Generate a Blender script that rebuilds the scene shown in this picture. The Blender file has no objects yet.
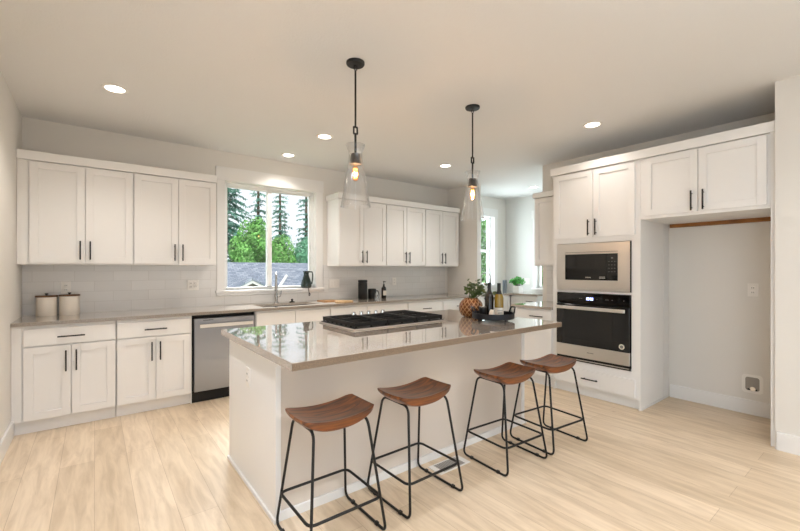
import bpy, bmesh, math, random
from mathutils import Vector, Matrix

SC = bpy.context.scene
COL = SC.collection
PI = math.pi


def lin(h):
    """sRGB hex -> linear rgba"""
    h = h.lstrip('#')
    out = []
    for i in (0, 2, 4):
        c = int(h[i:i + 2], 16) / 255
        out.append(c / 12.92 if c <= .04045 else ((c + .055) / 1.055) ** 2.4)
    return (*out, 1)


# ------------------------------------------------------------------ camera
CAM_H = 1.345
cam = bpy.data.objects.new('camera', bpy.data.cameras.new('camera'))
COL.objects.link(cam)
cam.location = (0, 0, CAM_H)
cam.rotation_euler = (PI / 2, 0, -math.radians(37.797))
cam.data.sensor_width = 36
cam.data.lens = 394 / 800 * 36
cam.data.shift_y = 3.5 / 800
cam.data.clip_start = .02
cam.data.clip_end = 300
SC.camera = cam

# ------------------------------------------------------------------ world, sun, area lights, exposure
world = bpy.data.worlds.new('overcast_sky')
SC.world = world
world.use_nodes = True
wn = world.node_tree
wn.nodes['Background'].inputs['Color'].default_value = (.86, .94, 1, 1)
wn.nodes['Background'].inputs['Strength'].default_value = 1.1

sun = bpy.data.objects.new('sun', bpy.data.lights.new('sun', 'SUN'))
COL.objects.link(sun)
sun.data.energy = 2.0
sun.data.angle = math.radians(12)
sun.data.color = (1, .96, .9)
sun.rotation_euler = (math.radians(38), 0, math.radians(-20))


XL_FILL = -.56


def area(name, loc, rot, sx, sy, power, color):
    o = bpy.data.objects.new(name, bpy.data.lights.new(name, 'AREA'))
    COL.objects.link(o)
    o.data.shape = 'RECTANGLE'
    o.data.size, o.data.size_y = sx, sy
    o.data.energy = power
    o.data.color = color
    o.location = loc
    o.rotation_euler = rot
    return o


# added fill lights out of view: rear, left side, and one bounced off the ceiling
area('rear_fill', (1.75, -3.85, 1.25), (PI / 2, 0, 0), 4.0, 2.2, 9, (1, .98, .95))  # unseen fill at the rear opening, added to brighten the room
area('left_fill', (XL_FILL, -1.1, 1.1), (PI / 2, 0, -PI / 2), 1.5, 1.9, 26, (.72, .92, 1.1))  # cool fill added behind the camera to brighten the left side
area('ceiling_bounce_fill', (1.1, -.8, 1.5), (PI, 0, 0), .9, .9, 39, (.86, .97, 1.16)).data.spread = math.radians(115)  # added fill aimed upwards to brighten the room off the ceiling


def aimed(name, loc, target, sx, sy, power, color):
    d = Vector(target) - Vector(loc)
    return area(name, loc, d.to_track_quat('-Z', 'Y').to_euler(), sx, sy, power, color)


# open sky above the neighbouring roofs, shining in through the three exterior windows
o = aimed('sky_window', (2.2, 9.5, 7.2), (1.8, 5.0, 1.8), 4, 3, 560, (.88, .95, 1))
o.data.spread = math.radians(70)
area('daylight_pantry', (5.98, 5.2, 1.7), (PI / 2, 0, PI), .4, 1.2, 31, (.80, .94, 1))
area('daylight_side', (6.75, 3.75, 1.6), (PI / 2, 0, PI / 2), .9, 1.2, 13, (.80, .94, 1))

SC.view_settings.view_transform = 'Standard'
SC.view_settings.look = 'None'
SC.view_settings.exposure = 0.2
SC.view_settings.gamma = 1
SC.view_settings.use_curve_mapping = False


# ------------------------------------------------------------------ materials
def newmat(name):
    m = bpy.data.materials.new(name)
    m.use_nodes = True
    return m, m.node_tree.nodes, m.node_tree.links, m.node_tree.nodes['Principled BSDF']


def mat(name, col, rough=.5, metal=0., bump=0., bscale=60., var=0., vscale=4., coat=0., spec=.5):
    m, n, l, b = newmat(name)
    c = lin(col) if isinstance(col, str) else (*col, 1)
    b.inputs['Base Color'].default_value = c
    b.inputs['Roughness'].default_value = rough
    b.inputs['Metallic'].default_value = metal
    b.inputs['Specular IOR Level'].default_value = spec
    b.inputs['Coat Weight'].default_value = coat
    b.inputs['Coat Roughness'].default_value = .05
    tc = n.new('ShaderNodeTexCoord')
    if var:
        t = n.new('ShaderNodeTexNoise')
        t.inputs['Scale'].default_value = vscale
        t.inputs['Detail'].default_value = 4
        l.new(tc.outputs['Object'], t.inputs['Vector'])
        r = n.new('ShaderNodeValToRGB')
        r.color_ramp.elements[0].position = .3
        r.color_ramp.elements[1].position = .7
        r.color_ramp.elements[0].color = tuple(x * (1 - var) for x in c[:3]) + (1,)
        r.color_ramp.elements[1].color = tuple(min(1, x * (1 + var)) for x in c[:3]) + (1,)
        l.new(t.outputs['Fac'], r.inputs['Fac'])
        l.new(r.outputs['Color'], b.inputs['Base Color'])
    if bump:
        t = n.new('ShaderNodeTexNoise')
        t.inputs['Scale'].default_value = bscale
        t.inputs['Detail'].default_value = 3
        l.new(tc.outputs['Object'], t.inputs['Vector'])
        bp = n.new('ShaderNodeBump')
        bp.inputs['Strength'].default_value = bump
        bp.inputs['Distance'].default_value = .01
        l.new(t.outputs['Fac'], bp.inputs['Height'])
        l.new(bp.outputs['Normal'], b.inputs['Normal'])
    return m


def emit(name, col, s):
    m, n, l, b = newmat(name)
    b.inputs['Base Color'].default_value = (*col, 1)
    b.inputs['Emission Color'].default_value = (*col, 1)
    b.inputs['Emission Strength'].default_value = s
    return m


def thin_glass(name, tint=(1, 1, 1), base=.04, edge=.35, rough=.02):
    """clear thin glass: mostly see-through, more reflective and milky at grazing angles"""
    m, n, l, b = newmat(name)
    out = n['Material Output']
    n.remove(b)
    tr = n.new('ShaderNodeBsdfTransparent')
    tr.inputs['Color'].default_value = (*tint, 1)
    gl = n.new('ShaderNodeBsdfGlossy')
    gl.inputs['Roughness'].default_value = rough
    lw = n.new('ShaderNodeLayerWeight')
    lw.inputs['Blend'].default_value = .35
    mr = n.new('ShaderNodeMapRange')
    mr.inputs['To Min'].default_value = base
    mr.inputs['To Max'].default_value = edge
    l.new(lw.outputs['Facing'], mr.inputs['Value'])
    mx = n.new('ShaderNodeMixShader')
    l.new(mr.outputs['Result'], mx.inputs['Fac'])
    l.new(tr.outputs[0], mx.inputs[1])
    l.new(gl.outputs[0], mx.inputs[2])
    l.new(mx.outputs[0], out.inputs['Surface'])
    return m


def m_floor():
    m, n, l, b = newmat('oak_planks')
    tc = n.new('ShaderNodeTexCoord')
    mp = n.new('ShaderNodeMapping')
    mp.inputs['Rotation'].default_value = (0, 0, PI / 2)
    l.new(tc.outputs['Object'], mp.inputs['Vector'])
    br = n.new('ShaderNodeTexBrick')
    br.offset = .37
    br.offset_frequency = 2
    br.inputs['Scale'].default_value = 1
    br.inputs['Brick Width'].default_value = 1.75
    br.inputs['Row Height'].default_value = .185
    br.inputs['Mortar Size'].default_value = .0012
    br.inputs['Mortar Smooth'].default_value = .3
    br.inputs['Bias'].default_value = 0
    br.inputs['Color1'].default_value = lin('dec9ac')
    br.inputs['Color2'].default_value = lin('edd9be')
    br.inputs['Mortar'].default_value = lin('bea486')
    l.new(mp.outputs[0], br.inputs['Vector'])
    # grain stretched along the boards
    mg = n.new('ShaderNodeMapping')
    mg.inputs['Scale'].default_value = (9, 1.1, 1)
    l.new(tc.outputs['Object'], mg.inputs['Vector'])
    nz = n.new('ShaderNodeTexNoise')
    nz.inputs['Scale'].default_value = 2.2
    nz.inputs['Detail'].default_value = 6
    nz.inputs['Roughness'].default_value = .6
    nz.inputs['Distortion'].default_value = .6
    l.new(mg.outputs[0], nz.inputs['Vector'])
    rp = n.new('ShaderNodeValToRGB')
    rp.color_ramp.elements[0].position = .32
    rp.color_ramp.elements[0].color = (.70, .65, .58, 1)
    rp.color_ramp.elements[1].position = .62
    rp.color_ramp.elements[1].color = (1.0, 1.0, 1.0, 1)
    l.new(nz.outputs['Fac'], rp.inputs['Fac'])
    mx = n.new('ShaderNodeMix')
    mx.data_type = 'RGBA'
    mx.blend_type = 'MULTIPLY'
    mx.inputs['Factor'].default_value = .75
    l.new(br.outputs['Color'], mx.inputs[6])
    l.new(rp.outputs['Color'], mx.inputs[7])
    # a few knots
    vk = n.new('ShaderNodeTexVoronoi')
    vk.inputs['Scale'].default_value = 2.3
    mk = n.new('ShaderNodeMapping')
    mk.inputs['Scale'].default_value = (1.6, .7, 1)
    l.new(tc.outputs['Object'], mk.inputs['Vector'])
    l.new(mk.outputs[0], vk.inputs['Vector'])
    rk = n.new('ShaderNodeValToRGB')
    rk.color_ramp.elements[0].position = .012
    rk.color_ramp.elements[0].color = (.55, .42, .32, 1)
    rk.color_ramp.elements[1].position = .04
    rk.color_ramp.elements[1].color = (1, 1, 1, 1)
    l.new(vk.outputs['Distance'], rk.inputs['Fac'])
    m2 = n.new('ShaderNodeMix')
    m2.data_type = 'RGBA'
    m2.blend_type = 'MULTIPLY'
    m2.inputs['Factor'].default_value = .8
    l.new(mx.outputs[2], m2.inputs[6])
    l.new(rk.outputs['Color'], m2.inputs[7])
    l.new(m2.outputs[2], b.inputs['Base Color'])
    b.inputs['Roughness'].default_value = .33
    b.inputs['Specular IOR Level'].default_value = .4
    bp = n.new('ShaderNodeBump')
    bp.inputs['Strength'].default_value = .25
    bp.inputs['Distance'].default_value = .002
    bp.invert = True
    l.new(br.outputs['Fac'], bp.inputs['Height'])
    l.new(bp.outputs['Normal'], b.inputs['Normal'])
    return m


def m_tile(axis):
    """white glazed subway tile on an x-z ('x') or y-z ('y') wall"""
    m, n, l, b = newmat('subway_tile_' + axis)
    tc = n.new('ShaderNodeTexCoord')
    sp = n.new('ShaderNodeSeparateXYZ')
    l.new(tc.outputs['Object'], sp.inputs[0])
    cb = n.new('ShaderNodeCombineXYZ')
    l.new(sp.outputs['X' if axis == 'x' else 'Y'], cb.inputs[0])
    l.new(sp.outputs['Z'], cb.inputs[1])
    br = n.new('ShaderNodeTexBrick')
    br.offset = .5
    br.inputs['Scale'].default_value = 1
    br.inputs['Brick Width'].default_value = .305
    br.inputs['Row Height'].default_value = .102
    br.inputs['Mortar Size'].default_value = .0016
    br.inputs['Mortar Smooth'].default_value = .2
    br.inputs['Color1'].default_value = lin('dddbd8')
    br.inputs['Color2'].default_value = lin('e4e2df')
    br.inputs['Mortar'].default_value = lin('cecbc6')
    l.new(cb.outputs[0], br.inputs['Vector'])
    l.new(br.outputs['Color'], b.inputs['Base Color'])
    b.inputs['Roughness'].default_value = .16
    bp = n.new('ShaderNodeBump')
    bp.inputs['Strength'].default_value = .35
    bp.inputs['Distance'].default_value = .003
    bp.invert = True
    l.new(br.outputs['Fac'], bp.inputs['Height'])
    l.new(bp.outputs['Normal'], b.inputs['Normal'])
    return m


def m_quartz(name, ca, cb, rough):
    m, n, l, b = newmat(name)
    tc = n.new('ShaderNodeTexCoord')
    t = n.new('ShaderNodeTexNoise')
    t.inputs['Scale'].default_value = 260
    t.inputs['Detail'].default_value = 3
    l.new(tc.outputs['Object'], t.inputs['Vector'])
    r = n.new('ShaderNodeValToRGB')
    r.color_ramp.elements[0].position = .36
    r.color_ramp.elements[0].color = lin(ca)
    r.color_ramp.elements[1].position = .62
    r.color_ramp.elements[1].color = lin(cb)
    l.new(t.outputs['Fac'], r.inputs['Fac'])
    l.new(r.outputs['Color'], b.inputs['Base Color'])
    b.inputs['Roughness'].default_value = rough
    b.inputs['Specular IOR Level'].default_value = .85
    b.inputs['Coat Weight'].default_value = .6 if rough < .1 else 0
    b.inputs['Coat Roughness'].default_value = .02
    b.inputs['Coat IOR'].default_value = 1.6
    return m


def m_wood(name, c0, c1, scale=(1.5, 14, 14), rough=.35, coat=0.):
    m, n, l, b = newmat(name)
    tc = n.new('ShaderNodeTexCoord')
    mp = n.new('ShaderNodeMapping')
    mp.inputs['Scale'].default_value = scale
    l.new(tc.outputs['Object'], mp.inputs['Vector'])
    t = n.new('ShaderNodeTexNoise')
    t.inputs['Scale'].default_value = 2
    t.inputs['Detail'].default_value = 6
    t.inputs['Distortion'].default_value = 1.2
    l.new(mp.outputs[0], t.inputs['Vector'])
    r = n.new('ShaderNodeValToRGB')
    r.color_ramp.elements[0].position = .33
    r.color_ramp.elements[0].color = lin(c0)
    r.color_ramp.elements[1].position = .68
    r.color_ramp.elements[1].color = lin(c1)
    l.new(t.outputs['Fac'], r.inputs['Fac'])
    l.new(r.outputs['Color'], b.inputs['Base Color'])
    b.inputs['Roughness'].default_value = rough
    b.inputs['Coat Weight'].default_value = coat
    b.inputs['Coat Roughness'].default_value = .2
    return m


def m_steel(name, col, rough=.3, stretch=(1, 1, 220)):
    m, n, l, b = newmat(name)
    b.inputs['Metallic'].default_value = 1
    tc = n.new('ShaderNodeTexCoord')
    mp = n.new('ShaderNodeMapping')
    mp.inputs['Scale'].default_value = stretch
    l.new(tc.outputs['Object'], mp.inputs['Vector'])
    t = n.new('ShaderNodeTexNoise')
    t.inputs['Scale'].default_value = 3
    l.new(mp.outputs[0], t.inputs['Vector'])
    mr = n.new('ShaderNodeMapRange')
    mr.inputs['To Min'].default_value = rough - .05
    mr.inputs['To Max'].default_value = rough + .08
    l.new(t.outputs['Fac'], mr.inputs['Value'])
    l.new(mr.outputs['Result'], b.inputs['Roughness'])
    b.inputs['Base Color'].default_value = lin(col)
    return m


def m_shingle():
    m, n, l, b = newmat('grey_shingles')
    tc = n.new('ShaderNodeTexCoord')
    br = n.new('ShaderNodeTexBrick')
    br.inputs['Scale'].default_value = 1
    br.inputs['Brick Width'].default_value = .22
    br.inputs['Row Height'].default_value = .10
    br.inputs['Mortar Size'].default_value = .010
    br.inputs['Color1'].default_value = lin('767f8f')
    br.inputs['Color2'].default_value = lin('a4aab6')
    br.inputs['Mortar'].default_value = lin('6b7280')
    l.new(tc.outputs['Object'], br.inputs['Vector'])
    l.new(br.outputs['Color'], b.inputs['Base Color'])
    b.inputs['Roughness'].default_value = .9
    return m


M = dict(
    wall=mat('wall_paint', 'e3dfd8', .75, bump=.06, bscale=120),
    ceil=mat('ceiling_paint', 'e3e2e0', .9, bump=.25, bscale=70),
    pantry=mat('pantry_wall_paint', 'dddcd8', .75, bump=.06, bscale=120),
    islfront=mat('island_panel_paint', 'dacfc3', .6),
    trim=mat('white_trim_paint', 'ebe9e6', .4),
    cab=mat('white_cabinet_paint', 'efedea', .38, bump=.01, bscale=40),
    floor=m_floor(), tile=m_tile('x'), tile_y=m_tile('y'), quartz=m_quartz('quartz', '978a7d', 'bfb4a7', .035), quartz_edge_shade=m_quartz('quartz_edge_shade', '5c4a39', '8f7962', .35), quartz_edge_shade_grey=m_quartz('quartz_edge_shade_grey', '776d62', 'a0968a', .3),  # edge quartz is rougher, and darkened so its colour carries shade
    black=mat('matte_black_metal', '070606', .45),
    blackp=mat('black_plastic', '0c0c0d', .35),
    iron=mat('cast_iron', '0b0b0c', .55, .2, bump=.1, bscale=200),
    steel=m_steel('brushed_steel', 'dedad5', .33),
    steel_dw=m_steel('brushed_steel_cool', '9ea1a7', .36),
    pull_steel=mat('satin_handle_steel', 'efedea', .32, 1.),
    chrome=mat('polished_chrome', 'e4e4e4', .12, 1.),
    nickel=mat('brushed_nickel', 'a9a7a4', .25, 1.),
    bglass=mat('black_appliance_glass', '0b0b0c', .06, spec=.6),
    bglass2=mat('smoked_window_glass', '191817', .1, spec=.5),
    dark=mat('dark_gap', '0b0a0a', .7),
    seat=m_wood('walnut_stained_wood', '431c07', '95521a', (1.6, 11, 11), .3, .35),
    pine=m_wood('light_wood', 'c79c68', 'e0bd8c', (3, 16, 10), .5),
    walnut=m_wood('lid_walnut', '53341c', '7a5230', (3, 14, 14), .45),
    batten=m_wood('raw_wood_batten', '6f4216', '9a6226', (8, 1.5, 8), .6),
    cream=mat('cream_ceramic', 'ece3d6', .4),
    white=mat('white_plastic', 'f0ece6', .35),
    glass=thin_glass('clear_glass', base=.02, edge=.8),
    pane=thin_glass('window_glass', base=.015, edge=.25),
    bulbglass=thin_glass('amber_bulb_glass', (1, .80, .58), .05, .4),
    filament=emit('glowing_filament', (1, .42, .12), 4.5),
    lens=emit('lit_lens', (1, .93, .82), 9),
    digits=emit('display_digits', (.55, .62, 1), 4),
    vinyl=mat('white_vinyl', 'eff0ee', .35),
    greenglass=mat('dark_green_glass', '0e241f', .12, spec=.7),
    amberbottle=mat('dark_amber_glass', '1a1006', .08, spec=.5),
    wine=mat('olive_yellow_glass', '8a6e10', .1, spec=.7),
    label=mat('paper_label', 'ece3d4', .6),
    foil=mat('black_foil', '0d0d0c', .35),
    tray=mat('dark_navy_metal', '191b22', .4, .3),
    leaf=mat('dark_green_leaf', '3d5220', .45, var=.45, vscale=30),
    leaf2=mat('bright_green_leaf', '3f9a2c', .5, var=.35, vscale=25),
    fir=mat('fir_needles', '7fae9f', .9, var=.5, vscale=.9),
    bush=mat('maple_leaves', '86c069', .85, var=.5, vscale=2.2),
    teal=mat('muted_leaves', '7fb896', .85, var=.35, vscale=1.2),
    bark=mat('tree_bark', '6b5b50', .95, var=.3, vscale=3),
    shingle=m_shingle(),
    siding=mat('pale_siding', 'c4bfb6', .7),
    gablewall=mat('taupe_siding', '8f877d', .8),
    grass=mat('lawn', '6f9150', .95, var=.25, vscale=1.5),
    wovenpot=None,
)


def m_pot():
    m, n, l, b = newmat('amber_banded_ceramic')
    tc = n.new('ShaderNodeTexCoord')
    sp = n.new('ShaderNodeSeparateXYZ')
    l.new(tc.outputs['Object'], sp.inputs[0])

    def mth(op, a, b2=None):
        q = n.new('ShaderNodeMath')
        q.operation = op
        for k_, v_ in enumerate((a, b2)):
            if v_ is None:
                continue
            if isinstance(v_, (int, float)):
                q.inputs[k_].default_value = v_
            else:
                l.new(v_, q.inputs[k_])
        return q.outputs[0]
    ang = mth('MULTIPLY', mth('ARCTAN2', sp.outputs['Y'], sp.outputs['X']), 8)
    zz = mth('MULTIPLY', sp.outputs['Z'], 66)
    s1 = mth('ABSOLUTE', mth('SINE', mth('ADD', ang, zz)))
    s2 = mth('ABSOLUTE', mth('SINE', mth('SUBTRACT', ang, zz)))
    fac = mth('MINIMUM', s1, s2)
    r = n.new('ShaderNodeValToRGB')
    r.color_ramp.elements[0].position = .18
    r.color_ramp.elements[0].color = lin('b58a5c')
    r.color_ramp.elements[1].position = .42
    r.color_ramp.elements[1].color = lin('6a3814')
    l.new(fac, r.inputs['Fac'])
    l.new(r.outputs['Color'], b.inputs['Base Color'])
    b.inputs['Roughness'].default_value = .2
    bp = n.new('ShaderNodeBump')
    bp.inputs['Strength'].default_value = .4
    bp.inputs['Distance'].default_value = .004
    l.new(fac, bp.inputs['Height'])
    l.new(bp.outputs['Normal'], b.inputs['Normal'])
    return m


M['wovenpot'] = m_pot()


# ------------------------------------------------------------------ mesh helpers
class MB:
    def __init__(s):
        s.v, s.f, s.sm = [], [], []

    def add(s, vs, fs, smooth=False):
        b = len(s.v)
        s.v += [tuple(p) for p in vs]
        s.f += [tuple(i + b for i in f) for f in fs]
        s.sm += [smooth] * len(fs)
        return s

    def box(s, x0, x1, y0, y1, z0, z1):
        x0, x1 = sorted((x0, x1))
        y0, y1 = sorted((y0, y1))
        z0, z1 = sorted((z0, z1))
        vs = [(x0, y0, z0), (x1, y0, z0), (x1, y1, z0), (x0, y1, z0), (x0, y0, z1), (x1, y0, z1), (x1, y1, z1), (x0, y1, z1)]
        return s.add(vs, [(0, 3, 2, 1), (4, 5, 6, 7), (0, 1, 5, 4), (1, 2, 6, 5), (2, 3, 7, 6), (3, 0, 4, 7)])

    def prism(s, poly, axis, a, b):
        """extrude a 2-D polygon along axis ('x': poly is (y,z); 'y': (x,z); 'z': (x,y))"""
        n = len(poly)

        def P(p, t):
            return {'x': (t, p[0], p[1]), 'y': (p[0], t, p[1]), 'z': (p[0], p[1], t)}[axis]
        vs = [P(p, a) for p in poly] + [P(p, b) for p in poly]
        fs = [tuple(range(n - 1, -1, -1)), tuple(range(n, 2 * n))]
        fs += [(i, (i + 1) % n, (i + 1) % n + n, i + n) for i in range(n)]
        return s.add(vs, fs)

    def tube(s, pts, r, n=10, closed=False, taper=None):
        pts = [Vector(p) for p in pts]
        k = len(pts)
        vs, fs = [], []
        up = None
        for i, p in enumerate(pts):
            if closed:
                t = (pts[(i + 1) % k] - pts[i - 1]).normalized()
            else:
                t = (pts[min(i + 1, k - 1)] - pts[max(i - 1, 0)]).normalized()
            if up is None:
                up = t.orthogonal().normalized()
            up = (up - t * up.dot(t)).normalized()
            w = t.cross(up)
            rr = r if taper is None else r * taper[i]
            for j in range(n):
                a = 2 * PI * j / n
                vs.append(p + up * math.cos(a) * rr + w * math.sin(a) * rr)
        for i in range(k if closed else k - 1):
            a, b = i * n, ((i + 1) % k) * n
            off = 0
            if closed and i == k - 1:   # match the twist at the seam
                best = min(range(n), key=lambda o: (vs[b + o] - vs[a]).length)
                off = best
            for j in range(n):
                fs.append((a + j, a + (j + 1) % n, b + (j + 1 + off) % n, b + (j + off) % n))
        if not closed:
            fs.append(tuple(range(n - 1, -1, -1)))
            fs.append(tuple(range((k - 1) * n, k * n)))
        return s.add(vs, fs, True)

    def lathe(s, prof, c=(0, 0, 0), n=32, axis='z', smooth=True):
        vs, fs = [], []
        for r, z in prof:
            for j in range(n):
                a = 2 * PI * j / n
                p = (r * math.cos(a), r * math.sin(a), z)
                if axis == 'y':
                    p = (p[0], -p[2], p[1])
                elif axis == 'x':
                    p = (-p[2], -p[0], p[1])
                vs.append((p[0] + c[0], p[1] + c[1], p[2] + c[2]))
        k = len(prof)
        for i in range(k - 1):
            for j in range(n):
                fs.append((i * n + j, i * n + (j + 1) % n, (i + 1) * n + (j + 1) % n, (i + 1) * n + j))
        if prof[0][0] > 1e-5:
            fs.append(tuple(range(n - 1, -1, -1)))
        if prof[-1][0] > 1e-5:
            fs.append(tuple(range((k - 1) * n, k * n)))
        return s.add(vs, fs, smooth)

    def build(s, name, material, parent=None, bevel=0., local=False, seg=2):
        org = Vector((0, 0, 0))
        if parent is not None and not local:
            org = Vector(parent.get('_o', (0, 0, 0)))
        me = bpy.data.meshes.new(name)
        me.from_pydata([Vector(p) - org for p in s.v], [], s.f)
        bm = bmesh.new()
        bm.from_mesh(me)
        bmesh.ops.remove_doubles(bm, verts=bm.verts, dist=1e-6)
        bmesh.ops.recalc_face_normals(bm, faces=bm.faces)
        bm.to_mesh(me)
        bm.free()
        if any(s.sm):
            me.shade_smooth()
            me.set_sharp_from_angle(angle=math.radians(40))
        me.materials.append(material)
        o = bpy.data.objects.new(name, me)
        COL.objects.link(o)
        if parent is not None:
            o.parent = parent
        o['_o'] = tuple(org)
        if bevel:
            bv = o.modifiers.new('bevel', 'BEVEL')
            bv.width = bevel
            bv.segments = seg
            bv.limit_method = 'ANGLE'
            bv.angle_limit = math.radians(40)
        return o


def thing(name, label, cat, loc, group=None, rz=0.):
    o = bpy.data.objects.new(name, None)
    COL.objects.link(o)
    o.location = loc
    o.rotation_euler = (0, 0, rz)
    o['label'], o['category'] = label, cat
    if group:
        o['group'] = group
    o['_o'] = tuple(loc)
    return o


def tag(o, label, cat, group=None):
    o['label'], o['category'] = label, cat
    if group:
        o['group'] = group
    return o


def struct(o):
    o['kind'] = 'structure'
    return o


def copy_tree(o, parent=None):
    c = o.copy()
    COL.objects.link(c)
    c.parent = parent
    for ch in list(o.children):
        copy_tree(ch, c)
    return c


def rounded_loop(pts, r, n=5):
    """closed polyline with rounded corners"""
    out = []
    k = len(pts)
    for i in range(k):
        p0, p1, p2 = Vector(pts[i - 1]), Vector(pts[i]), Vector(pts[(i + 1) % k])
        a, b = (p0 - p1), (p2 - p1)
        ra = min(r, a.length * .45, b.length * .45)
        A, B = p1 + a.normalized() * ra, p1 + b.normalized() * ra
        for j in range(n + 1):
            t = j / n
            out.append(A * (1 - t) ** 2 + p1 * 2 * t * (1 - t) + B * t * t)
    return out


# ------------------------------------------------------------------ constants of the place
YB = 4.985      # back wall
XL = -.525      # left wall
XR = 4.8        # right (appliance) wall
XF = 4.087      # face of the oven tower
CZ = 2.743      # ceiling
YF = 4.375      # face frame of the back base cabinets
YU = 4.665      # face frame of the back upper cabinets
X2 = 6.57       # far right wall of the pantry corner
ISL_Y = 2.05

# ------------------------------------------------------------------ the setting
struct(MB().box(-.7, 6.8, -4.1, 5.2, -.12, 0).build('floor', M['floor']))
struct(MB().box(-.7, 6.8, -4.1, 5.2, CZ, CZ + .15).build('ceiling', M['ceil']))
struct(MB().box(XL - .15, XL, -.3, YB + .15, 0, CZ).box(XL - .15, XL, -4.1, -1.9, 0, CZ).box(XL - .15, XL, -1.9, -.3, 2.1, CZ).build('wall_left', M['wall']))  # opening behind the camera, added to let the left fill in
W1 = (1.225, 2.40, 1.09, 2.40)
W2 = (5.80, 6.19, 1.04, 2.36)
b = MB()
b.box(XL, W1[0], YB, YB + .15, 0, CZ).box(W1[0], W1[1], YB, YB + .15, 0, W1[2]).box(W1[0], W1[1], YB, YB + .15, W1[3], CZ)
b.box(W1[1], W2[0], YB, YB + .15, 0, CZ).box(W2[0], W2[1], YB, YB + .15, 0, W2[2]).box(W2[0], W2[1], YB, YB + .15, W2[3], CZ)
b.box(W2[1], X2 + .15, YB, YB + .15, 0, CZ)
struct(b.build('wall_back', M['wall']))
struct(MB().box(4.93, 5.02, 4.305, YB, 0, CZ).build('wall_partition', M['wall']))
struct(MB().box(XR, XR + .12, .50, 3.035, 0, CZ).build('wall_right', M['wall']))
struct(MB().box(XR + .12, X2, 2.88, 3.035, 0, CZ).build('wall_pantry_front', M['pantry']))
W3 = (3.35, 4.295, .99, 2.3)
b = MB()
b.box(X2, X2 + .15, W3[1], YB, 0, CZ).box(X2, X2 + .15, W3[0], W3[1], 0, W3[2]).box(X2, X2 + .15, W3[0], W3[1], W3[3], CZ)
b.box(X2, X2 + .15, 2.88, W3[0], 0, CZ)
struct(b.build('wall_pantry', M['pantry']))
struct(MB().box(4.022, XR, -4.1, .61, 0, CZ).build('wall_nook', M['wall']))
b = MB()
b.box(XL, -.2, -4.1, -3.98, 0, CZ).box(3.7, 4.022, -4.1, -3.98, 0, CZ).box(-.2, 3.7, -4.1, -3.98, 2.35, CZ)
struct(b.build('wall_rear', M['wall']))

# baseboards
struct(MB().box(XL, XL + .016, -.3, 4.40, 0, .135).build('baseboard_left', M['trim'], bevel=.004))
struct(MB().box(4.006, 4.022, -3.98, .60, 0, .135).build('baseboard_right', M['trim'], bevel=.004))
struct(MB().box(XR - .016, XR, .645, 1.535, 0, .135).build('baseboard_nook', M['trim'], bevel=.004))

# tile backsplash
b = MB()
b.box(XL + .001, W1[0] - .09, YB - .008, YB, .914, 1.40).box(W1[0] - .09, W1[1] + .11, YB - .008, YB, .914, 1.035)
b.box(W1[1] + .11, 4.862, YB - .008, YB, .914, 1.40)
struct(b.build('trim_1', M['tile']))
struct(MB().box(XR - .008, XR, 2.455, 2.97, .914, 1.40).build('trim_2', M['tile_y']))


def window(name, x0, x1, z0, z1, kind):
    w = struct(MB().box(x0, x0 + .035, YB + .07, YB + .13, z0, z1).box(x1 - .035, x1, YB + .07, YB + .13, z0, z1)
               .box(x0 + .035, x1 - .035, YB + .07, YB + .13, z1 - .04, z1).box(x0 + .035, x1 - .035, YB + .07, YB + .13, z0, z0 + .03)
               .build(name, M['vinyl'], bevel=.003))
    f = MB()
    if kind == 'slider':
        xm = x0 + .56
        f.box(xm - .03, xm + .03, YB + .06, YB + .12, z0 + .03, z1 - .04)
        f.box(x0 + .035, x0 + .052, YB + .085, YB + .12, z0 + .03, z1 - .04).box(x1 - .06, x1 - .035, YB + .085, YB + .12, z0 + .03, z1 - .04)
        f.box(x0 + .035, x1 - .035, YB + .085, YB + .12, z1 - .06, z1 - .04)
    else:
        zm = (z0 + z1) / 2
        f.box(x0 + .035, x1 - .035, YB + .075, YB + .12, zm - .025, zm + .025)
        f.box(x0 + .035, x0 + .06, YB + .085, YB + .12, z0 + .03, z1 - .04).box(x1 - .06, x1 - .035, YB + .085, YB + .12, z0 + .03, z1 - .04)
    f.build('sash', M['vinyl'], w, bevel=.003)
    if kind == 'slider':
        MB().box(x0 + .565, x0 + .585, YB + .045, YB + .06, 1.66, 1.76).build('latch', M['vinyl'], w, bevel=.003)
    MB().box(x0 + .03, x1 - .03, YB + .10, YB + .104, z0 + .02, z1 - .03).build('pane', M['pane'], w)
    c = MB()
    c.box(x0 - .09, x0, YB - .019, YB, z0 - .03, z1).box(x1, x1 + .10, YB - .019, YB, z0 - .03, z1)
    c.box(x0 - .10, x1 + .11, YB - .024, YB, z1, z1 + .157)
    c.box(x0 - .002, x0 + .005, YB - .001, YB + .07, z0, z1).box(x1 - .005, x1 + .002, YB - .001, YB + .07, z0, z1).box(x0, x1, YB - .001, YB + .07, z1 - .005, z1 + .002)
    c.build('casing', M['trim'], w, bevel=.002)
    MB().box(x0 - .105, x1 + .115, YB - .045, YB + .08, z0 - .028, z0).box(x0 - .09, x1 + .10, YB - .016, YB - .008, z0 - .06, z0 - .028) \
        .build('sill', M['trim'], w, bevel=.003)


window('window_1', *W1, 'slider')
window('window_2', *W2, 'hung')
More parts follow.
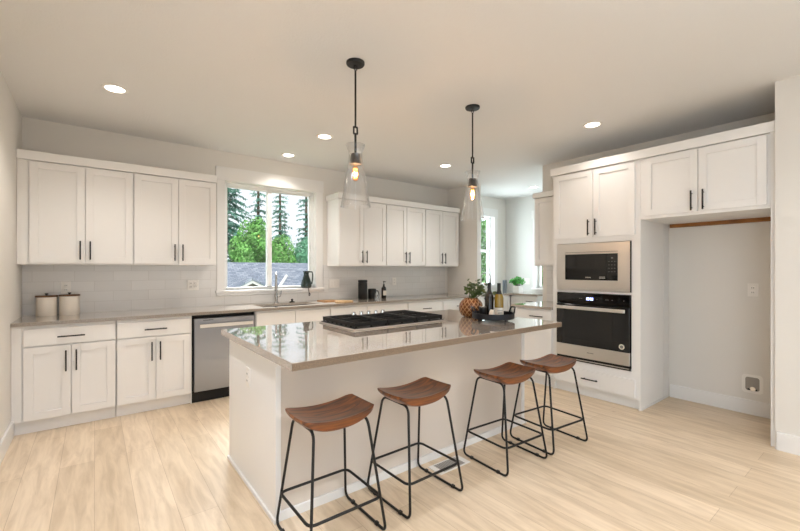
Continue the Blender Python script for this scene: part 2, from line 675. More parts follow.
# side window of the pantry corner
y0, y1, z0, z1 = W3
w3 = struct(MB().box(X2 + .07, X2 + .13, y0, y0 + .04, z0, z1).box(X2 + .07, X2 + .13, y1 - .04, y1, z0, z1)
            .box(X2 + .07, X2 + .13, y0 + .04, y1 - .04, z1 - .04, z1).box(X2 + .07, X2 + .13, y0 + .04, y1 - .04, z0, z0 + .03).build('window_3', M['vinyl'], bevel=.003))
MB().box(X2 + .10, X2 + .104, y0 + .03, y1 - .03, z0 + .02, z1 - .03).build('pane', M['pane'], w3)
MB().box(X2 - .019, X2, y0 - .09, y0, z0, z1).box(X2 - .019, X2, y1, y1 + .055, z0, z1).box(X2 - .022, X2, y0 - .1, y1 + .08, z1, z1 + .15).build('casing', M['trim'], w3, bevel=.002)
MB().box(X2 - .04, X2 + .07, y0 - .1, y1 + .08, z0 - .03, z0).build('sill', M['trim'], w3, bevel=.003)


# ------------------------------------------------------------------ cabinets
class Face:
    """a vertical cabinet front: u runs along it, d is outwards towards the room"""

    def __init__(s, kind, pos):
        s.k, s.p = kind, pos

    def box(s, mb, u0, u1, d0, d1, z0, z1):
        if s.k == 'y':
            mb.box(u0, u1, s.p - d1, s.p - d0, z0, z1)
        else:
            mb.box(s.p - d1, s.p - d0, u0, u1, z0, z1)
        return mb

    def pt(s, u, d, z):
        return (u, s.p - d, z) if s.k == 'y' else (s.p - d, u, z)


G = .003   # half gap between fronts
DT = .020   # front thickness


def pull(F, parent, kind, u, z, L=.175, d0=DT):
    mb = MB()
    h, w = L / 2, .0055
    if kind == 'v':
        F.box(mb, u - w, u + w, d0 + .026, d0 + .037, z - h, z + h)
        for s in (-1, 1):
            F.box(mb, u - .004, u + .004, d0, d0 + .027, z + s * h * .72 - .004, z + s * h * .72 + .004)
    else:
        F.box(mb, u - h, u + h, d0 + .026, d0 + .037, z - w, z + w)
        for s in (-1, 1):
            F.box(mb, u + s * h * .72 - .004, u + s * h * .72 + .004, d0, d0 + .027, z - .004, z + .004)
    return mb.build('handle', M['black'], parent, bevel=.0012)


def shaker(F, parent, u0, u1, z0, z1, handle=None, rail=.058):
    mb = MB()
    u0, u1, z0, z1 = u0 + G, u1 - G, z0 + G, z1 - G
    F.box(mb, u0, u0 + rail, 0.0005, DT, z0, z1)
    F.box(mb, u1 - rail, u1, 0.0005, DT, z0, z1)
    F.box(mb, u0 + rail, u1 - rail, 0.0005, DT, z0, z0 + rail)
    F.box(mb, u0 + rail, u1 - rail, 0.0005, DT, z1 - rail, z1)
    F.box(mb, u0 + rail, u1 - rail, 0.0005, DT - .011, z0 + rail, z1 - rail)
    o = mb.build('door', M['cab'], parent, bevel=.0012)
    if handle:
        pull(F, o, *handle)
    return o


def slab(F, parent, u0, u1, z0, z1, handle=None, name='drawer'):
    mb = F.box(MB(), u0 + G, u1 - G, .0005, DT, z0 + G, z1 - G)
    o = mb.build(name, M['cab'], parent, bevel=.0015)
    if handle:
        pull(F, o, *handle)
    return o


FB, FU, FR_ = Face('y', YF), Face('y', YU), Face('x', XF)
CT = .884   # underside of worktops
LOWG = 'base cabinets along the back wall'


def carcass_base(F, t, u0, u1, back, hollow=False):
    mb = MB()
    if hollow:
        F.box(mb, u0, u0 + .018, -back, 0, .11, CT)
        F.box(mb, u1 - .018, u1, -back, 0, .11, CT)
        F.box(mb, u0 + .018, u1 - .018, -back, 0, .11, .13)
        F.box(mb, u0 + .018, u1 - .018, -.018, 0, .13, CT)
    else:
        F.box(mb, u0, u1, -back, 0, .11, CT)
    mb.build('carcass', M['cab'], t, bevel=.001)
    F.box(MB(), u0, u1, -back, -.038, 0, .11).build('toe_kick', M['cab'], t)


def base_two_door(u0, u1, um, label, filler=None):
    t = thing('base_cabinet', label, 'cabinet', ((u0 + u1) / 2, YF, 0), LOWG)
    carcass_base(FB, t, filler if filler is not None else u0, u1, YB - YF - .01)
    slab(FB, t, u0 + .003, u1 - .003, .714, .858, ('h', (u0 + u1) / 2, .782, .18))
    shaker(FB, t, u0 + .003, um, .112, .708, ('v', um - .034, .576))
    shaker(FB, t, um, u1 - .003, .112, .708, ('v', um + .034, .576))
    if filler is not None:
        FB.box(MB(), filler, u0 - .004, .0005, .004, .11, CT).build('filler_strip', M['cab'], t)


base_two_door(-.458, .152, -.155, 'white base cabinet with one drawer over two doors, against the left wall', filler=XL + .002)
base_two_door(.157, .758, .459, 'white base cabinet with drawer and two doors, left of the dishwasher')
MB_end = FB.box(MB(), .7585, .766, -.55, .0, 0, CT)
# sink base: two false fronts above two doors
t = thing('base_cabinet', 'white sink base cabinet under the faucet, right of the dishwasher', 'cabinet', (1.84, YF, 0), LOWG)
carcass_base(FB, t, 1.392, 2.295, YB - YF - .01, hollow=True)
slab(FB, t, 1.396, 1.842, .714, .862, name='false_front')
slab(FB, t, 1.842, 2.292, .714, .862, name='false_front')
shaker(FB, t, 1.396, 1.842, .112, .708, ('v', 1.808, .576))
shaker(FB, t, 1.842, 2.292, .112, .708, ('v', 1.876, .576))
for (u0, u1, lab) in ((2.30, 2.828, 'white drawer base cabinet right beside the sink base, behind the cooktop'),
                      (2.832, 3.52, 'white drawer base cabinet below the black kitchen canisters'),
                      (3.524, 4.21, 'white drawer base cabinet third along from the sink base'),
                      (4.214, 4.925, 'white drawer base cabinet ending at the partition wall')):
    t = thing('base_cabinet', lab, 'cabinet', ((u0 + u1) / 2, YF, 0), LOWG)
    carcass_base(FB, t, u0, u1, YB - YF - .01)
    c = (u0 + u1) / 2
    slab(FB, t, u0 + .004, u1 - .004, .70, .858, ('h', c, .765, .16))
    slab(FB, t, u0 + .004, u1 - .004, .41, .694, ('h', c, .60, .16))
    slab(FB, t, u0 + .004, u1 - .004, .112, .404, ('h', c, .30, .16))

UPG = 'upper cabinets on the back wall'


def upper(F, depth, u0, u1, um, z0, z1, label, group, filler=None, loc=None):
    t = thing('upper_cabinet', label, 'cabinet', F.pt((u0 + u1) / 2, 0, z0), group)
    F.box(MB(), filler if filler is not None else u0, u1, -depth, 0, z0, z1).build('carcass', M['cab'], t, bevel=.001)
    zh = z0 + .13
    shaker(F, t, u0 + .004, um, z0 + .012, z1 - .006, ('v', um - .036, zh, .17))
    shaker(F, t, um, u1 - .004, z0 + .012, z1 - .006, ('v', um + .036, zh, .17))
    if filler is not None:
        F.box(MB(), filler, u0 - .003, .0005, .004, z0, z1).build('filler_strip', M['cab'], t)
    return t


UD = YB - YU - .009
UZ0, UZ1 = 1.385, 2.288
upper(FU, UD, -.452, .302, -.066, UZ0, UZ1, 'white two-door upper cabinet above the canisters, against the left wall', UPG, filler=XL + .002)
upper(FU, UD, .304, 1.058, .691, UZ0, UZ1, 'white two-door upper cabinet just left of the window', UPG)
upper(FU, UD, 2.571, 3.352, 2.966, UZ0, UZ1, 'white two-door upper cabinet just right of the window', UPG)
upper(FU, UD, 3.354, 4.112, 3.735, UZ0, UZ1, 'white two-door upper cabinet, middle of the three right of the window', UPG)
upper(FU, UD, 4.114, 4.862, 4.487, UZ0, UZ1, 'white two-door upper cabinet beside the partition wall', UPG)


def crown_back(x0, x1, label, left_end, right_end):
    mb = MB()
    mb.box(x0 - (.014 if left_end else 0), x1 + (.014 if right_end else 0), YU - DT - .014, YB, 2.289, 2.366)
    tag(mb.build('crown_molding', M['cab'], bevel=.003), label, 'molding', 'cabinet crown mouldings')


crown_back(XL + .002, 1.058, 'flat white crown board along top of the upper cabinets left of window', False, False)
crown_back(2.571, 4.862, 'flat white crown board along top of the upper cabinets right of window', True, True)

# ------------------------------------------------------------------ worktops
SK = (1.50, 2.20, 4.43, 4.84)   # sink opening
b = MB()
y0, y1, z0, z1 = 4.335, YB - .009, CT, .914
b.box(XL + .002, SK[0], y0, y1, z0, z1).box(SK[1], 4.928, y0, y1, z0, z1).box(SK[0], SK[1], y0, SK[2], z0, z1).box(SK[0], SK[1], SK[3], y1, z0, z1)
w_ = tag(b.build('worktop', M['quartz']), 'long greige quartz worktop along the back wall with sink cutout', 'worktop')
MB().box(XL + .003, 4.927, 4.3335, 4.3352, CT + .002, .911).build('edge', M['quartz_edge_shade_grey'], w_)  # front of the same slab, shade put into its darker colour
t = thing('sink', 'undermount stainless kitchen sink below the window', 'sink', (1.85, 4.63, .66))
MB().box(SK[0] - .01, SK[1] + .01, SK[2] - .01, SK[3] + .01, .66, .672).box(SK[0] - .012, SK[0], SK[2] - .01, SK[3] + .01, .672, CT) \
    .box(SK[1], SK[1] + .012, SK[2] - .01, SK[3] + .01, .672, CT).box(SK[0], SK[1], SK[2] - .012, SK[2], .672, CT) \
    .box(SK[0], SK[1], SK[3], SK[3] + .012, .672, CT).build('basin', M['nickel'], t)
MB().lathe([(.0, .674), (.03, .674), (.045, .677), (.045, .672)], (1.85, 4.66, 0), 20).build('drain', M['chrome'], t)


def gooseneck(name, label, x, y, z, h, reach, r, material, dirx=0., diry=-1., lever=True):
    t = thing(name, label, 'faucet', (x, y, z))
    MB().lathe([(.0, z), (.027, z), (.026, z + .012), (.018, z + .02), (.016, z + .12), (.0, z + .12)], (x, y, 0), 20).build('base', material, t)
    pts = [(x, y, z + .08 + k * (h - .08 - reach / 2) / 6) for k in range(7)]
    cz = pts[-1][2]
    for k in range(1, 13):
        a = PI * k / 12
        d = reach / 2 * (1 - math.cos(a))
        pts.append((x + dirx * d, y + diry * d, cz + reach / 2 * math.sin(a)))
    e = pts[-1]
    pts.append((e[0], e[1], e[2] - .03))
    MB().tube(pts, r, 12).build('spout', material, t)
    MB().lathe([(0, 0), (r + .004, 0), (r + .005, .02), (r + .003, .09), (0, .09)], (e[0], e[1], e[2] - .12), 16).build('spray_head', material, t)
    if lever:
        MB().tube([(x + .012, y, z + .075), (x + .05, y, z + .08), (x + .06, y, z + .10), (x + .065, y, z + .155)], .0065, 10).build('lever', material, t)
    return t


gooseneck('kitchen_faucet', 'tall brushed metal pull-down faucet at the sink below the window', 1.82, 4.905, .914, .385, .2, .0125, M['nickel'], -.35, -.937)
o = MB().lathe([(.0, .914), (.035, .914), (.034, .922), (.012, .928), (.010, .94), (.016, .945), (.012, .957), (0, .96)], (2.03, 4.905, 0), 20).build('sink_stopper', M['blackp'])
tag(o, 'small black sink stopper on the worktop right of the faucet', 'stopper')

# ------------------------------------------------------------------ dishwasher
t = thing('dishwasher', 'stainless steel dishwasher with towel bar handle under the back worktop', 'dishwasher', (1.08, 4.6, 0))
MB().box(.772, 1.385, 4.40, 4.95, .0, .878).build('cavity', M['dark'], t)
MB().box(.786, 1.374, 4.352, 4.399, .115, .845).build('door', M['steel_dw'], t, bevel=.003)
MB().box(.83, 1.35, 4.312, 4.324, .755, .79).box(.85, .87, 4.323, 4.353, .762, .783).box(1.31, 1.33, 4.323, 4.353, .762, .783).build('handle', M['pull_steel'], t, bevel=.003)
mb = MB()
for i in range(9):
    mb.box(.868 + i * .0105, .875 + i * .0105, 4.3505, 4.352, .823, .831)
mb.build('logo_lettering', M['blackp'], t)
MB().lathe([(0, 0), (.006, 0), (.006, .001), (0, .001)], (1.315, 4.3515, .25), 12, axis='y').build('badge', M['blackp'], t)
tag(MB_end.build('filler_panel', M['cab']), 'narrow white filler panel at left side of the dishwasher', 'panel')

# ------------------------------------------------------------------ oven tower
TY0, TY1 = 1.552, 2.452      # right and left ends
t = thing('oven_tower', 'tall white cabinet housing the microwave and wall oven', 'cabinet', (XF + .3, 2.0, 0))
mb = MB()
bx = XR - .002
mb.box(XF, bx, TY1 - .02, TY1, 0, 2.383).box(XF, bx, TY0, TY0 + .02, 0, 2.383)
mb.box(XF + .02, bx, TY0 + .02, TY1 - .02, 1.64, 2.383).box(XF + .02, bx, TY0 + .02, TY1 - .02, 1.095, 1.112)
mb.box(XF + .02, bx, TY0 + .02, TY1 - .02, .09, .352)
# face frame
mb.box(XF, XF + .02, 2.396, TY1 - .02, .09, 2.383).box(XF, XF + .02, TY0 + .02, 1.632, .09, 2.383)
mb.box(XF, XF + .02, 1.632, 2.396, 1.62, 2.383).box(XF, XF + .02, 1.632, 2.396, 1.093, 1.115).box(XF, XF + .02, 1.632, 2.396, .09, .358)
mb.build('carcass', M['cab'], t, bevel=.001)
MB().box(XF + .035, bx, TY0 + .02, TY1 - .02, 0, .09).build('toe_kick', M['cab'], t)
shaker(FR_, t, 1.995, 2.43, 1.672, 2.376, ('v', 2.035, 1.776, .165))
shaker(FR_, t, 1.594, 1.995, 1.672, 2.376, ('v', 1.96, 1.776, .165))
slab(FR_, t, 1.594, 2.43, .112, .288, ('h', 2.02, .20, .17))
MB().box(XF + .012, XR - .02, TY0 - .008, TY0, 0, .022).box(XF + .56, XR - .016, TY0 - .004, TY0, .022, 1.8).build('shoe_molding', M['trim'], t, bevel=.002)

# microwave with trim kit
t = thing('built_in_microwave', 'black built-in microwave in a wide stainless trim frame', 'microwave', (XF, 2.02, 1.115))
MB().box(XF + .03, XF + .45, 1.70, 2.35, 1.118, 1.58).build('body', M['dark'], t)
mb = MB()
A = (1.638, 2.394, 1.119, 1.614)
I = (1.750, 2.300, 1.228, 1.524)
for q in ((A[0], I[0], A[2], A[3]), (I[1], A[1], A[2], A[3]), (I[0], I[1], A[2], I[2]), (I[0], I[1], I[3], A[3])):
    mb.box(XF - .018, XF - .001, q[0], q[1], q[2], q[3])
mb.build('trim_frame', M['steel'], t)
MB().box(XF - .0175, XF + .0, 1.632, 1.6375, 1.119, 1.614).build('side_gasket', M['dark'], t)
MB().box(XF - .014, XF + .02, 1.863, 2.298, 1.230, 1.50).build('door', M['bglass'], t, bevel=.002)
MB().box(XF - .014, XF + .02, 1.752, 1.861, 1.230, 1.50).build('control_panel', M['bglass'], t, bevel=.002)
MB().box(XF - .0145, XF + .02, 1.752, 2.298, 1.502, 1.520).build('top_strip', M['steel'], t)
PRINT = mat('grey_print', '77746f', .5)
for r in range(4):
    for c in range(3):
        MB().box(XF - .0150, XF - .0138, 1.775 + c * .028, 1.785 + c * .028, 1.315 + r * .034, 1.321 + r * .034).build('key', PRINT, t)
MB().box(XF - .0150, XF - .0138, 1.797, 1.815, 1.45, 1.462).build('key', PRINT, t)
lg = MB()
for i, ww in enumerate((.008, .005, .008, .005, .008)):
    lg.box(XF - .0150, XF - .0138, 2.065 - i * .011, 2.065 - i * .011 + ww, 1.252, 1.262)
lg.build('logo_lettering', M['steel'], t)
lg = MB()
for r in range(2):
    for i in range(5):
        lg.box(XF - .0150, XF - .0138, 1.875 + i * .012, 1.884 + i * .012, 1.248 + r * .012, 1.254 + r * .012)
lg.build('badge_lettering', M['steel'], t)

# wall oven
t = thing('wall_oven', 'black glass and stainless wall oven with long bar handle below the microwave', 'oven', (XF, 2.02, .36))
MB().box(XF + .025, XF + .58, 1.66, 2.37, .37, 1.075).build('body', M['dark'], t)
OA = (1.640, 2.394)
MB().box(XF - .016, XF - .001, OA[0], OA[1], .975, 1.090).build('control_panel', M['bglass'], t, bevel=.002)
d = MB().box(XF - .028, XF - .002, OA[0], OA[1], .535, .968).build('door', M['bglass'], t, bevel=.003)
MB().box(XF - .0288, XF - .0275, 1.80, 2.30, .60, .90).build('door_window', M['bglass2'], d)
MB().box(XF - .030, XF - .002, OA[0], OA[1], .408, .533).build('lower_panel', M['steel'], t, bevel=.002)
MB().box(XF - .018, XF - .001, OA[0], OA[1], .362, .404).build('vent_strip', M['dark'], t)
mb = MB()
mb.box(XF - .022, XF - .018, OA[0] + .005, OA[1] - .005, .375, .383)
mb.build('vent_lip', M['steel'], t)
MB().box(XF - .075, XF - .060, 1.665, 2.375, .918, .952).box(XF - .061, XF - .027, 2.33, 2.35, .925, .945).box(XF - .061, XF - .027, 1.69, 1.71, .925, .945).build('handle', M['pull_steel'], t, bevel=.004)
dg = MB()
for i, yy in enumerate((2.052, 2.036, 2.012, 1.996)):
    dg.box(XF - .0172, XF - .0160, yy, yy + .003, 1.02, 1.046).box(XF - .0172, XF - .0160, yy + .008, yy + .011, 1.02, 1.046)
    dg.box(XF - .0172, XF - .0160, yy, yy + .011, 1.043, 1.046).box(XF - .0172, XF - .0160, yy, yy + .011, 1.02, 1.023)
dg.box(XF - .0172, XF - .0160, 2.028, 2.031, 1.026, 1.030).box(XF - .0172, XF - .0160, 2.028, 2.031, 1.036, 1.040)
dg.build('display_digits', M['digits'], t)
for yy in (2.13, 2.11, 1.95, 1.86, 1.84, 1.80, 1.69):
    MB().box(XF - .0170, XF - .0158, yy, yy + .009, 1.03, 1.036).build('icon', PRINT, t)
st = MB().lathe([(0, 0), (.026, 0), (.026, .001), (0, .001)], (XF - .028, 1.71, .585), 24, axis='x').build('sticker', M['label'], t)
MB().lathe([(.012, .001), (.016, .001), (.016, .002), (.012, .002)], (XF - .028, 1.71, .585), 20, axis='x').build('sticker_mark', bpy.data.materials['grey_print'], st)
lg = MB()
for i in range(5):
    lg.box(XF - .0312, XF - .0298, 1.985 + i * .014, 1.994 + i * .014, .468, .476)
lg.build('logo_lettering', bpy.data.materials['grey_print'], t)

# fridge-nook upper cabinet
t = thing('fridge_cabinet', 'wide white two-door cabinet above the empty fridge nook', 'cabinet', (XF + .3, 1.1, 1.81))
MB().box(XF, XR - .002, .642, TY0 - .002, 1.812, 2.383).build('carcass', M['cab'], t, bevel=.001)
shaker(FR_, t, 1.098, 1.518, 1.836, 2.376, ('v', 1.141, 1.933, .17))
shaker(FR_, t, .660, 1.098, 1.836, 2.376, ('v', 1.058, 1.933, .17))
MB().box(XR - .035, XR - .004, .66, 1.53, 1.775, 1.811).build('batten', M['batten'], t)
tag(MB().box(4.062, XR - .002, .613, .640, 0, 2.383).build('nook_side_panel', M['trim'], bevel=.002), 'tall narrow white panel on the right side of the fridge nook', 'panel')
tag(MB().box(XF - .034, XR - .001, .613, TY1 + .014, 2.384, 2.466).build('crown_molding', M['cab'], bevel=.003),
    'flat white crown board above the oven tower and fridge nook', 'molding', 'cabinet crown mouldings')

# base + upper beyond the tower
t = thing('base_cabinet', 'white drawer base cabinet just beyond the oven tower', 'cabinet', (XF, 2.7, 0))
carcass_base(FR_, t, TY1 + .004, 2.965, XR - XF - .01)
slab(FR_, t, TY1 + .008, 2.961, .70, .865, ('h', 2.64, .797, .17))
shaker(FR_, t, TY1 + .008, 2.961, .112, .694)
tag(MB().box(4.05, XR - .009, TY1 + .003, 2.99, CT, .914).build('worktop', M['quartz'], bevel=.002), 'short quartz worktop between the oven tower and the pantry corner', 'worktop')
FU3 = Face('x', 4.50)
t = thing('upper_cabinet', 'white single-door upper cabinet just beyond the oven tower', 'cabinet', (4.5, 2.7, 1.385))
FU3.box(MB(), TY1 + .004, 2.955, -(XR - 4.51), 0, 1.385, 2.25).build('carcass', M['cab'], t, bevel=.001)
shaker(FU3, t, TY1 + .008, 2.951, 1.397, 2.244)
MB().box(4.466, XR - .001, TY1 + .004, 2.97, 2.251, 2.318).build('crown', M['cab'], t, bevel=.003)

# pantry corner: L of cabinets with a worktop
FP = Face('x', 5.92)
t = thing('base_cabinet', 'white base cabinet with small drawer under the bright green herb', 'cabinet', (6.2, 4.1, 0))
carcass_base(FP, t, 3.84, 4.37, X2 - 5.92 - .01)
slab(FP, t, 3.845, 4.10, .70, .862, ('h', 3.97, .79, .13))
slab(FP, t, 3.845, 4.10, .112, .694, ('h', 3.97, .60, .13))
shaker(FP, t, 4.10, 4.365, .112, .862, ('v', 4.14, .6))
FP2 = Face('y', 4.375)
t = thing('base_cabinet', 'white base cabinet under the pantry window behind the wine bottles', 'cabinet', (5.5, 4.375, 0))
carcass_base(FP2, t, 5.024, 5.875, YB - 4.375 - .01)
shaker(FP2, t, 5.03, 5.45, .112, .862, ('v', 5.41, .6))
shaker(FP2, t, 5.45, 5.87, .112, .862, ('v', 5.49, .6))
b = MB()
b.prism([(5.022, 4.34), (5.885, 4.34), (5.885, 3.82), (X2 - .002, 3.82), (X2 - .002, YB - .002), (5.022, YB - .002)], 'z', CT, .914)
tag(b.build('worktop', M['quartz']), 'L-shaped quartz worktop in the pantry corner', 'worktop')
gooseneck('bar_faucet', 'slim chrome gooseneck faucet in front of the pantry window', 5.64, 4.83, .914, .36, .17, .009, M['nickel'], .6, -.8, False)

# ------------------------------------------------------------------ island
IX0, IX1 = .757, 2.965
t = thing('kitchen_island', 'large white kitchen island base with plain panelled sides', 'island', (1.86, 2.5, 0))
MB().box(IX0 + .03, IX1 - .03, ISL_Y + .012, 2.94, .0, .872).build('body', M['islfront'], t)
MB().box(IX0, IX0 + .03, ISL_Y, 2.955, .0, .872).build('end_panel', M['cab'], t, bevel=.0015)
MB().box(IX1 - .03, IX1, ISL_Y, 2.955, .0, .872).build('end_panel', M['cab'], t, bevel=.0015)
mb = MB()
mb.box(IX0 - .012, IX0, ISL_Y - .012, 2.965, 0, .024).box(IX0, IX1, ISL_Y - .004, ISL_Y + .012, 0, .05).box(IX1, IX1 + .012, ISL_Y - .012, 2.965, 0, .024)
mb.build('shoe_molding', M['trim'], t, bevel=.003)
FI = Face('y', 2.955)
w_ = tag(MB().box(.714, 3.005, 1.728, 3.0, .874, .914).build('worktop', M['quartz'], bevel=.003), 'large greige quartz island worktop with seating overhang', 'worktop')
MB().box(.714, 3.0065, 1.7265, 1.7285, .8765, .911).box(3.0045, 3.0065, 1.7285, 3.0, .8765, .911).build('edge', M['quartz_edge_shade'], w_)  # darkened strip paints shade on the slab's front and right sides

# cooktop
t = thing('gas_cooktop', 'black five-burner gas cooktop with cast iron grates on the island', 'cooktop', (1.86, 2.63, .914))
CX0, CX1, CY0, CY1 = 1.425, 2.315, 2.36, 2.90
MB().box(CX0, CX1, CY0, CY1, .9145, .924).build('tray', M['steel'], t, bevel=.003)
MB().box(CX0 + .012, CX1 - .012, CY0 + .012, CY1 - .012, .9235, .927).build('pan', M['iron'], t)
gx = [CX0 + .02, CX0 + .305, CX1 - .305, CX1 - .02]
for i in range(3):
    a, c = gx[i] + .004, gx[i + 1] - .004
    mb = MB()
    y0, y1 = CY0 + .02, CY1 - (.10 if i == 1 else .02)
    z0, z1 = .945, .964
    w = .012
    mb.box(a, c, y0, y0 + w, z0 - .008, z1).box(a, c, y1 - w, y1, z0 - .008, z1).box(a, a + w, y0, y1, z0 - .008, z1).box(c - w, c, y0, y1, z0 - .008, z1)
    for k in range(1, 7):
        yy = y0 + (y1 - y0) * k / 7
        mb.box(a, a + (c - a) * (.36 if k % 2 else 1), yy - .005, yy + .005, z0, z1)
        if k % 2:
            mb.box(c - (c - a) * .36, c, yy - .005, yy + .005, z0, z1)
    for px in (a + .002, (a + c) / 2 - .006, c - .014):
        for k in range(8):
            py = y0 + (y1 - y0 - .012) * k / 7
            if px > a + .01 and px < c - .02 and 0 < k < 7:
                continue
            mb.box(px, px + .012, py, py + .012, .927, z0)
    mb.build('grate', M['iron'], t, bevel=.002)
for (bx_, by_, br_) in ((1.57, 2.50, .045), (1.57, 2.76, .038), (1.87, 2.59, .06), (2.17, 2.50, .038), (2.17, 2.76, .045)):
    MB().lathe([(0, .926), (br_ + .012, .926), (br_ + .01, .936), (br_, .938), (br_, .944), (br_ - .01, .947), (0, .947)], (bx_, by_, 0), 24).build('burner', M['iron'], t)
for k in range(5):
    MB().lathe([(0, .924), (.020, .924), (.021, .93), (.017, .936), (.016, .982), (.012, .985), (0, .985)], (1.72 + k * .075, CY1 - .045, 0), 18).build('knob', M['chrome'], t)

# ------------------------------------------------------------------ wall plates
def outlet(F, u, z, label, kind='duplex', w=.074, h=.118):
    t = thing('wall_outlet' if kind != 'switch' else 'wall_switch', label, 'outlet' if kind != 'switch' else 'switch', F.pt(u, 0, z), 'white wall plates')
    F.box(MB(), u - w / 2, u + w / 2, 0, .006, z - h / 2, z + h / 2).build('plate', M['white'], t, bevel=.002)
    n = 2 if w > .1 else 1
    for i in range(n):
        uu = u + (i - (n - 1) / 2) * .046
        if kind == 'switch':
            F.box(MB(), uu - .016, uu + .016, .0055, .010, z - .033, z + .033).build('rocker', M['white'], t, bevel=.002)
        else:
            for s in (-1, 1):
                c = F.box(MB(), uu - .017, uu + .017, .0055, .009, z + s * .021 - .015, z + s * .021 + .015).build('socket', M['white'], t, bevel=.003)
                mb = MB()
                F.box(mb, uu - .008, uu - .005, .0085, .0096, z + s * .021 - .005, z + s * .021 + .006)
                F.box(mb, uu + .005, uu + .008, .0085, .0096, z + s * .021 - .005, z + s * .021 + .006)
                mb.build('slots', M['dark'], c)


FW = Face('y', YB - .008)
outlet(FW, -.217, 1.165, 'white wall outlet on the tile behind the two canisters')
outlet(FW, .885, 1.163, 'white double plate on the tile just left of the window', w=.118)
outlet(FW, 3.742, 1.15, 'white wall outlet on the tile right of the soap bottle')
outlet(FW, 2.68, 1.14, 'white switch plate on the tile just right of the window', 'switch', w=.165)
outlet(Face('x', IX0), 2.513, .674, 'white outlet on the left end panel of the island')
outlet(Face('x', XR), .876, 1.15, 'white outlet high on the back wall of the fridge nook')
outlet(Face('x', X2), 4.488, 1.11, 'white switch plate on the far pantry wall beside the herb', 'switch', w=.118)

t = thing('water_supply_box', 'recessed white water line box low in the fridge nook wall', 'water box', (XR, .88, .283))
fr = MB()
outer, inner = [], []
for (cy_, cz_, a0) in ((1, 1, 0), (-1, 1, 90), (-1, -1, 180), (1, -1, 270)):
    for k in range(5):
        a = math.radians(a0 + k * 22.5)
        outer.append((.88 + cy_ * .045 + .03 * math.cos(a), .283 + cz_ * .055 + .03 * math.sin(a)))
        inner.append((.88 + cy_ * .03 + .02 * math.cos(a), .283 + cz_ * .042 + .02 * math.sin(a)))
n = len(outer)
vs = [(XR - .006, y, z) for y, z in outer] + [(XR - .006, y, z) for y, z in inner] + [(XR, y, z) for y, z in outer] + [(XR - .001, y, z) for y, z in inner]
fs = []
for i in range(n):
    j = (i + 1) % n
    fs += [(i, j, j + n, i + n), (i, i + 2 * n, j + 2 * n, j), (i + n, j + n, j + 3 * n, i + 3 * n)]
fr.add(vs, fs)
fr.build('frame', M['white'], t)
MB().prism(inner, 'x', XR - .0025, XR - .001).build('back', mat('grey_box_plastic', '9b958c', .5), t)
MB().lathe([(0, 0), (.012, 0), (.012, .02), (.02, .022), (.02, .03), (0, .03)], (XR - .002, .872, .232 + .012), 14, axis='x').build('valve', M['chrome'], t)
MB().box(XR - .006, XR - .0015, .846, .914, .224, .238).build('pipe_gap', M['dark'], t)

# floor register
t = thing('floor_register', 'white metal floor vent beside the island between the stools', 'vent', (1.925, 1.93, 0))
MB().box(1.785, 2.067, 1.866, 1.875, 0, .006).box(1.785, 2.067, 1.982, 1.991, 0, .006).box(1.785, 1.825, 1.875, 1.982, 0, .006).box(2.027, 2.067, 1.875, 1.982, 0, .006).build('frame', M['white'], t, bevel=.001)
MB().box(1.825, 2.027, 1.875, 1.982, .0005, .002).build('duct', mat('grey_duct', '6d6a66', .6), t)
mb = MB()
for k in range(13):
    mb.box(1.829 + k * .0152, 1.829 + k * .0152 + .007, 1.875, 1.982, .002, .005)
mb.build('louvers', mat('vent_louver_grey', 'b5b0a8', .5), t)

# ------------------------------------------------------------------ bar stools
def make_stool():
    t = thing('bar_stool', 'tmp', 'stool', (0, 0, 0), 'bar stools along the island')
    # saddle seat
    nu, nv = 24, 12
    vs, fs = [], []
    for side in (1, 0):
        for i in range(nu + 1):
            u = -1 + 2 * i / nu
            for j in range(nv + 1):
                v = -1 + 2 * j / nv
                su = math.copysign(1 - (1 - abs(u)) ** 1.0, u)
                half_y = (.138 - .004 * u * u) * (1 - .16 * (max(0, abs(u) - .82) / .18) ** 2)
                x = .205 * su * (1 - .03 * v * v)
                y = half_y * v
                ztop = .602 + .034 * abs(u) ** 2.0 + .007 * v * v * (1 - u * u) - .004 * (1 - v * v)
                th = (.042 * (1 - abs(u) ** 3.2) + .018) * (1 - .18 * abs(v) ** 4)
                vs.append((x, y * (1 if side else .93), ztop if side else ztop - th))
    N = (nu + 1) * (nv + 1)
    for i in range(nu):
        for j in range(nv):
            a = i * (nv + 1) + j
            fs.append((a, a + nv + 1, a + nv + 2, a + 1))
            fs.append((a + N, a + N + 1, a + N + nv + 2, a + N + nv + 1))
    for i in range(nu):
        a = i * (nv + 1)
        fs.append((a, a + N, a + N + nv + 1, a + nv + 1))
        a += nv
        fs.append((a, a + nv + 1, a + N + nv + 1, a + N))
    for j in range(nv):
        fs.append((j, j + 1, j + 1 + N, j + N))
        a = nu * (nv + 1) + j
        fs.append((a, a + N, a + N + 1, a + 1))
    s = MB().add(vs, fs, True).build('seat', M['seat'], t, bevel=.006, local=True, seg=3)
    R = .0072
    for sx in (-1, 1):
        loop = [(sx * .150, -.12, .576), (sx * .208, -.205, R), (sx * .208, .205, R), (sx * .150, .12, .576)]
        fr = MB().tube(rounded_loop(loop, .045, 6), R, 10, closed=True).build('side_frame', M['black'], t, local=True)
        for yy in (-.12, .12):
            MB().box(sx * .208 - .009, sx * .208 + .009, yy - .011, yy + .011, 0, .018).build('rubber_foot', M['blackp'], fr, local=True, bevel=.002)
    z = .178
    ring = [(-.200, -.178, z), (.200, -.178, z), (.200, .178, z), (-.200, .178, z)]
    MB().tube(rounded_loop(ring, .04, 6), R, 10, closed=True).build('footrest', M['black'], t, local=True)
    return t


